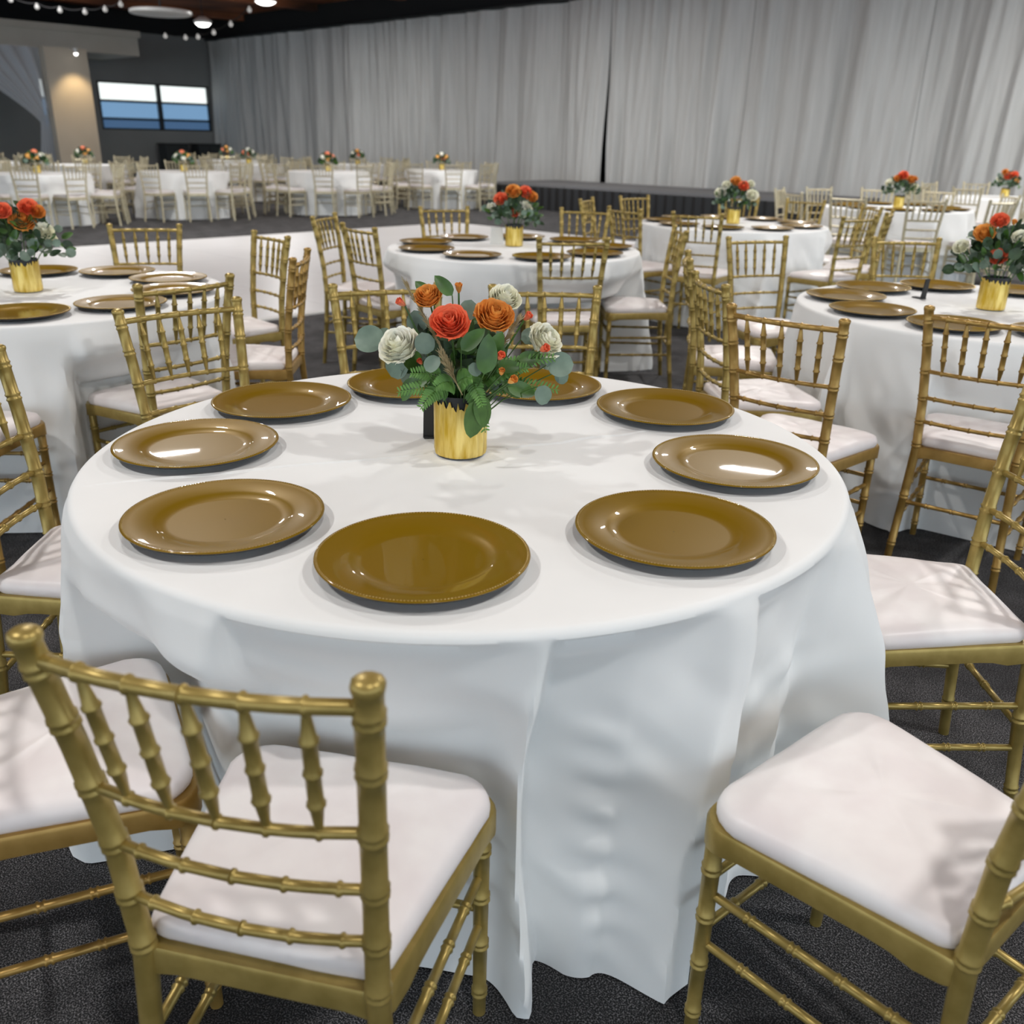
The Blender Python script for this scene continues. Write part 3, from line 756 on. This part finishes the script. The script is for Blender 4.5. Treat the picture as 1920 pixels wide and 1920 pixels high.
def main_bouquet():
    t = thing('flower_arrangement', 'vase bouquet of coral, orange and white roses with eucalyptus on the front table', 'flowers', (-.11, 1.81, .7525), 0)
    vase((-.11, 1.81), t)['label'] = 'textured gold cylinder vase'
    st = MB(); rnd = random.Random(3)
    cam = Vector((.11, -1.81, .6)).normalized()
    def rose(p, s, mt, tilt=(0, 0, 0), seed=0, name='rose', label=None):
        d = cam*.9+Vector((0, 0, .55))+Vector(p)*Vector((1, 0, 1)).x*0+Vector((p[0]*3, 0, 0))+Vector(tilt)
        o = one(ROSE[seed % 3] if name == 'rose' else BUD, orient(p, d, s*1.12, seed), name, mt, t)
        if label: o['label'] = label
        stemline(st, Vector(p)-Vector(d).normalized()*s*.5, .002)
        # calyx
    rose((-.013, -.085, .283), .031, CORAL, (-.1, 0, 0), 0, label='coral rose, largest and in the middle')
    rose((.067, -.055, .290), .032, ORNG, (.1, 0, .3), 1, label='amber orange rose right of the coral one')
    rose((-.061, -.01, .318), .024, ORNG, (-.2, 0, .5), 2, label='yellow orange rose at the top left')
    rose((-.112, -.05, .228), .036, WHITEP, (-.4, -.2, .6), 1, label='open white rose at the left')
    rose((.086, .05, .308), .028, WHITEP, (.2, 0, .6), 2, label='white rose at the top right')
    rose((.165, -.01, .236), .032, WHITEP, (.7, 0, .3), 0, label='white rose at the right')
    rose((-.112, -.01, .307), .014, CORAL, (-.6, 0, 0), 3, 'bud', 'coral bud at the upper left')
    rose((-.003, .01, .333), .014, ORNG, (0, 0, 1), 4, 'bud', 'orange bud at the top')
    rose((.131, -.01, .284), .014, CORAL, (.6, 0, .4), 5, 'bud', 'coral bud at the upper right')
    rose((.082, -.11, .227), .014, CORAL, (.1, 0, 0), 6, 'bud', 'coral bud below the orange rose')
    rose((.164, -.06, .233), .015, CORAL, (.4, -.3, 0), 7, 'bud', 'orange bud in front of the right white rose')
    rose((.103, -.11, .182), .015, ORNG, (.4, 0, -.1), 8, 'bud', 'yellow orange bud low at the right')
    rose((.085, -.105, .196), .011, ORNG, (-.2, 0, .4), 2, 'bud')
    rose((-.072, -.07, .205), .010, CORAL, (-.2, 0, 0), 1, 'bud')
    def leaf(kind, p, d, n, s, mt):
        p = Vector(p); d = Vector(d).normalized()
        one(LEAVES[kind], leaf_mat(p-d*s*.5, d, n, s), 'leaf', mt, t); stemline(st, p-d*s*.5, .0012)
    cz = cam
    # eucalyptus
    for p, d, s in (((-.180, -.01, .236), (-1, 0, .1), .062), ((-.155, .01, .232), (-.9, .2, -.3), .05), ((-.062, -.09, .246), (-.2, 0, .9), .042), ((-.047, -.11, .212), (.5, 0, .6), .036),
                    ((-.125, -.02, .185), (-.6, 0, -.8), .055), ((-.095, -.02, .165), (-.3, 0, -1), .05), ((.035, -.12, .205), (.9, 0, -.5), .028), ((.20, -.02, .195), (1, 0, .1), .055), ((.175, .02, .19), (.7, .2, -.1), .04),
                    ((.166, -.09, .15), (.6, 0, -.9), .040), ((.205, .0, .165), (.8, 0, -.5), .032), ((.018, -.03, .30), (.3, 0, 1), .04), ((-.085, .0, .27), (-.3, 0, 1), .045), ((-.04, .02, .27), (-.5, 0, .9), .04),
                    ((.07, .03, .255), (.4, 0, .8), .04), ((.14, .03, .24), (.8, 0, .3), .04)):
        leaf('round', p, d, cz+Vector((rnd.uniform(-.3, .3), 0, rnd.uniform(0, .5))), s, LEAF1)
    # broad green leaves
    for p, d, s in (((.030, -.12, .262), (.6, 0, .6), .058), ((.058, -.125, .235), (.15, 0, 1), .075), ((.072, -.10, .245), (.4, 0, .9), .06), ((.035, -.115, .105), (-.1, 0, -1), .085), ((.050, -.11, .12), (.25, 0, -1), .07),
                    ((-.10, -.07, .15), (-.6, 0, -.9), .055), ((-.075, -.08, .17), (-.9, 0, -.3), .05), ((.125, -.07, .155), (1, 0, -.25), .06), ((.105, -.05, .15), (.8, 0, -.6), .05), ((-.03, -.02, .345), (-.6, 0, .7), .05),
                    ((-.07, .01, .33), (-.7, 0, .8), .05), ((.10, -.09, .205), (.9, -.2, .1), .05), ((.14, -.05, .215), (.9, 0, .2), .05)):
        leaf('oval', p, d, cz+Vector((rnd.uniform(-.4, .4), 0, .2)), s, LEAF2)
    # dark inner leaves
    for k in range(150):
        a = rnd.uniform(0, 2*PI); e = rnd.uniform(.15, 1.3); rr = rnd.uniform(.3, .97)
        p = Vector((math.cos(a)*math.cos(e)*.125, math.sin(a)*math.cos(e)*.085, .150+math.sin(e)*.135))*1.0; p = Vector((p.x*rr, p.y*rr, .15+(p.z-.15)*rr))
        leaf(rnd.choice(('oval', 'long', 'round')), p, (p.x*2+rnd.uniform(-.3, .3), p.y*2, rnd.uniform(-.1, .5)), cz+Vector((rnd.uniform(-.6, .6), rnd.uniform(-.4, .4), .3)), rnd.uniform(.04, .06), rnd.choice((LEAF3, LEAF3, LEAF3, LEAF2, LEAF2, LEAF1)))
    # fern sprays
    fm = MB()
    for (p0, p1, n) in (((-.02, -.06, .15), (-.115, -.11, .155), 16), ((-.03, -.07, .16), (-.07, -.12, .125), 13), ((.02, -.06, .18), (.05, -.13, .135), 15), ((.03, -.06, .15), (.055, -.10, .075), 14),
                        ((.05, -.05, .17), (.135, -.10, .205), 16), ((.05, -.05, .18), (.19, -.05, .215), 18), ((.06, -.02, .15), (.2, -.03, .145), 18), ((-.02, -.06, .17), (-.09, -.1, .19), 14), ((0, -.08, .17), (.03, -.13, .19), 12), ((-.01, -.08, .17), (-.04, -.13, .17), 12)):
        p0 = Vector(p0); p1 = Vector(p1); ax = (p1-p0).normalized(); sd = ax.cross(cam).normalized(); fm.tube([p0, (p0+p1)/2+Vector((0, 0, .006)), p1], .0009, 4)
        for i in range(n):
            u = i/n; c = p0.lerp(p1, u)+Vector((0, 0, .006*4*u*(1-u)))
            for s in (-1, 1): fm.add(LEAVES['long'], leaf_mat(c, ax*.6+sd*s+Vector((0, rnd.uniform(-.3, .3), 0)), cam, .022*(1.15-u*.7)))
    o = obj('fern', fm.mesh('fern', noisy(mat('fern_green', (.08, .2, .03), .5), 20, (.06, .16, .02), (.12, .27, .05))), t); o['kind'] = 'stuff'
    # grass plumes
    for p0, p1, r, nn in (((.0, -.05, .17), (-.108, -.01, .352), .006, 150), ((.01, -.10, .15), (-.028, -.11, .232), .010, 130), ((.055, -.07, .2), (.115, -.05, .285), .008, 130)):
        p0 = Vector(p0); p1 = Vector(p1); g = MB(); ax = (p1-p0).normalized(); g.tube([p0, p1], .0012, 5); x = ax.orthogonal().normalized(); y = ax.cross(x)
        for i in range(nn):
            u = rnd.uniform(.25, 1); a = rnd.uniform(0, 6.28); c = p0.lerp(p1, u); o_ = (x*math.cos(a)+y*math.sin(a))
            e = c+o_*r*math.sin(min(1, (u-.2)*1.6)*PI*.75)*rnd.uniform(.7, 1.3)+ax*.016; g.tube([c, e], [.0011, .0004], 3, False)
        obj('grass_plume', g.mesh('plume', STRAW), t)
    obj('stem', st.mesh('stems', LEAF2), t)['kind'] = 'stuff'
main_bouquet()
def bouquet(tc, label, seed, layout, full=True, z=.7525, vlabel=None, s=1.0):
    t = thing('flower_arrangement', label, 'flowers', (tc[0], tc[1], z), 0, None)
    vase(tc, t)
    rnd = random.Random(seed); st = MB(); v = Vector((tc[0], tc[1], 0)).normalized(); lat = Vector((v.y, -v.x, 0)); cam = (-v+Vector((0, 0, .35))).normalized()
    if full:
        for k, (x, h, c, r) in enumerate(layout):
            p = lat*x - v*rnd.uniform(.02, .07)+Vector((0, 0, h)); mt = {'c': CORAL, 'o': ORNG, 'w': WHITEP}[c]
            one(ROSE[k % 3] if r > .02 else BUD, orient(p, cam+Vector((0, 0, .5))+lat*x*3, r, k), 'rose' if r > .02 else 'bud', mt, t); stemline(st, p, .002)
        f = MB()
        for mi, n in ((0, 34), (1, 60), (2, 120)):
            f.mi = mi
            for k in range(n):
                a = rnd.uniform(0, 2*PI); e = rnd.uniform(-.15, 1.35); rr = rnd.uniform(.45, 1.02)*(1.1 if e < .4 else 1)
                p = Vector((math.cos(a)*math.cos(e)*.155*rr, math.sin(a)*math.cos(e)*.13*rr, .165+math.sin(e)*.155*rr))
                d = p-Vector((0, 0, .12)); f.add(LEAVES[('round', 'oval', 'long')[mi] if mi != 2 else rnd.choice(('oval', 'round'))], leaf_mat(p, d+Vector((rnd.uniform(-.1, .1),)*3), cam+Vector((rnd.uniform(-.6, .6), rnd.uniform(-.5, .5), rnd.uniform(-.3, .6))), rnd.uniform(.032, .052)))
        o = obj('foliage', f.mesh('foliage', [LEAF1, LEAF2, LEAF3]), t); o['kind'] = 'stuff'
        obj('stem', st.mesh('stems', LEAF2), t)['kind'] = 'stuff'
    else:
        f = MB()
        for mi, n in ((0, 8), (1, 14), (2, 34)):
            f.mi = mi
            for k in range(n):
                a = rnd.uniform(0, 2*PI); e = rnd.uniform(-.1, 1.35)
                p = Vector((math.cos(a)*math.cos(e)*.14, math.sin(a)*math.cos(e)*.12, .16+math.sin(e)*.14)); f.add(LEAVES['round'], leaf_mat(p*.9, p-Vector((0, 0, .12)), cam+Vector((rnd.uniform(-.5, .5),)*3), .075))
        o = obj('foliage', f.mesh('foliage', [LEAF1, LEAF2, LEAF3]), t); o['kind'] = 'stuff'
        for k, (x, h, c, r) in enumerate(layout):
            m = MB(); m.ball((0, 0, 0), r, 9, 6, .85); o = obj('rose', m.mesh('rose', {'c': CORAL, 'o': ORNG, 'w': WHITEP}[c]), t); o.location = lat*x-v*.04+Vector((0, 0, h))
bouquet((-1.99, 3.77), 'bouquet with coral and orange roses on the left table, white rose at its right', 11,
        [(-.13, .235, 'c', .038), (-.10, .29, 'c', .036), (-.045, .315, 'c', .034), (.02, .275, 'o', .044), (.05, .325, 'c', .036), (.09, .235, 'w', .036), (.115, .20, 'w', .022), (-.03, .19, 'o', .014), (.075, .31, 'o', .03)], vlabel='gold vase on the left table')
bouquet((1.945, 3.79), 'bouquet on the right table with white roses and one coral rose low in front', 12,
        [(-.075, .295, 'o', .038), (-.01, .21, 'c', .034), (.055, .285, 'w', .034), (.13, .235, 'w', .042), (.12, .30, 'c', .03), (-.03, .345, 'c', .032), (.02, .34, 'o', .02), (-.06, .185, 'o', .018), (-.15, .24, 'w', .03)], vlabel='gold vase on the right table')
bouquet((-.02, 5.85), 'bouquet on the middle table with a big white rose in front', 13,
        [(.05, .215, 'w', .052), (.0, .20, 'c', .03), (-.085, .275, 'c', .040), (-.01, .32, 'o', .042), (.06, .315, 'c', .040), (.10, .29, 'o', .036), (-.14, .225, 'w', .030)], vlabel='gold vase on the middle table')
bouquet((1.78, 7.90), 'bouquet with white roses at both sides on the table right of the middle one', 14,
        [(-.12, .235, 'w', .045), (.13, .225, 'w', .048), (.055, .295, 'c', .042), (-.08, .30, 'w', .034), (-.01, .33, 'o', .04), (.11, .31, 'w', .032)], vlabel='gold vase on the table right of the middle one')
bouquet((4.15, 10.5), 'reddish bouquet second from the right near the curtain', 15,
        [(-.12, .25, 'w', .045), (.13, .22, 'w', .04), (.0, .33, 'c', .05), (.08, .29, 'o', .045), (-.05, .30, 'o', .04), (.12, .3, 'o', .03)], vlabel='gold vase below the reddish bouquet second from right')
bouquet(T6, 'bouquet at the far right edge in front of the curtain', 16,
        [(-.09, .24, 'w', .045), (.0, .28, 'c', .06), (.07, .30, 'c', .045), (-.05, .33, 'o', .04), (.11, .22, 'o', .03)], vlabel='gold vase on the far right table')
lays = ['ocwo', 'wcow', 'wcco', 'owoc', 'wcoo', 'cwwc', 'wowc', 'owcw', 'cowo', 'wcwo']
for i, (tc, d) in enumerate(FT):
    rnd = random.Random(70+i); L = [(x, h, c, .05) for (x, h), c in zip(((-.09, .25), (.0, .31), (.09, .26), (.02, .22)), lays[i])]
    bouquet(tc, 'small distant bouquet on the '+d, 30+i, L, False, vlabel='gold vase on the '+d)

# small items on the tables
def card(x, y, rz, mt, label, w, h, lean=.35):
    t = thing('table_card', label, 'card', (x, y, .7525), rz)
    m = MB(); b = len(m.v)
    d = h*lean
    m.v += [(-w/2, 0, 0), (w/2, 0, 0), (w/2*.8, -d*.3, h), (-w/2*.8, -d*.3, h), (-w/2, .006, 0), (w/2, .006, 0), (w/2*.8, .006-d*.3, h), (-w/2*.8, .006-d*.3, h)]
    for f in ((0, 1, 2, 3), (5, 4, 7, 6), (0, 4, 5, 1), (1, 5, 6, 2), (2, 6, 7, 3), (3, 7, 4, 0)): m.f.append(f); m.m.append(0)
    obj('card_face', m.mesh('c', mt, False), t)
    m = MB(); m.box((-w/2*.9, -.004, 0), (w/2*.9, .05, .004)); obj('foot', m.mesh('c', mt, False), t)
card(-.180, 1.905, 0, BLACK, 'small black card holder standing behind the gold vase on the front table', .035, .088)
card(-.13, 5.98, 0, LAMPW, 'white card standing left of the vase on the middle table', .09, .10)
card(1.77, 4.03, .5, BLACK, 'small black card holder standing behind the vase on the right table', .03, .085)
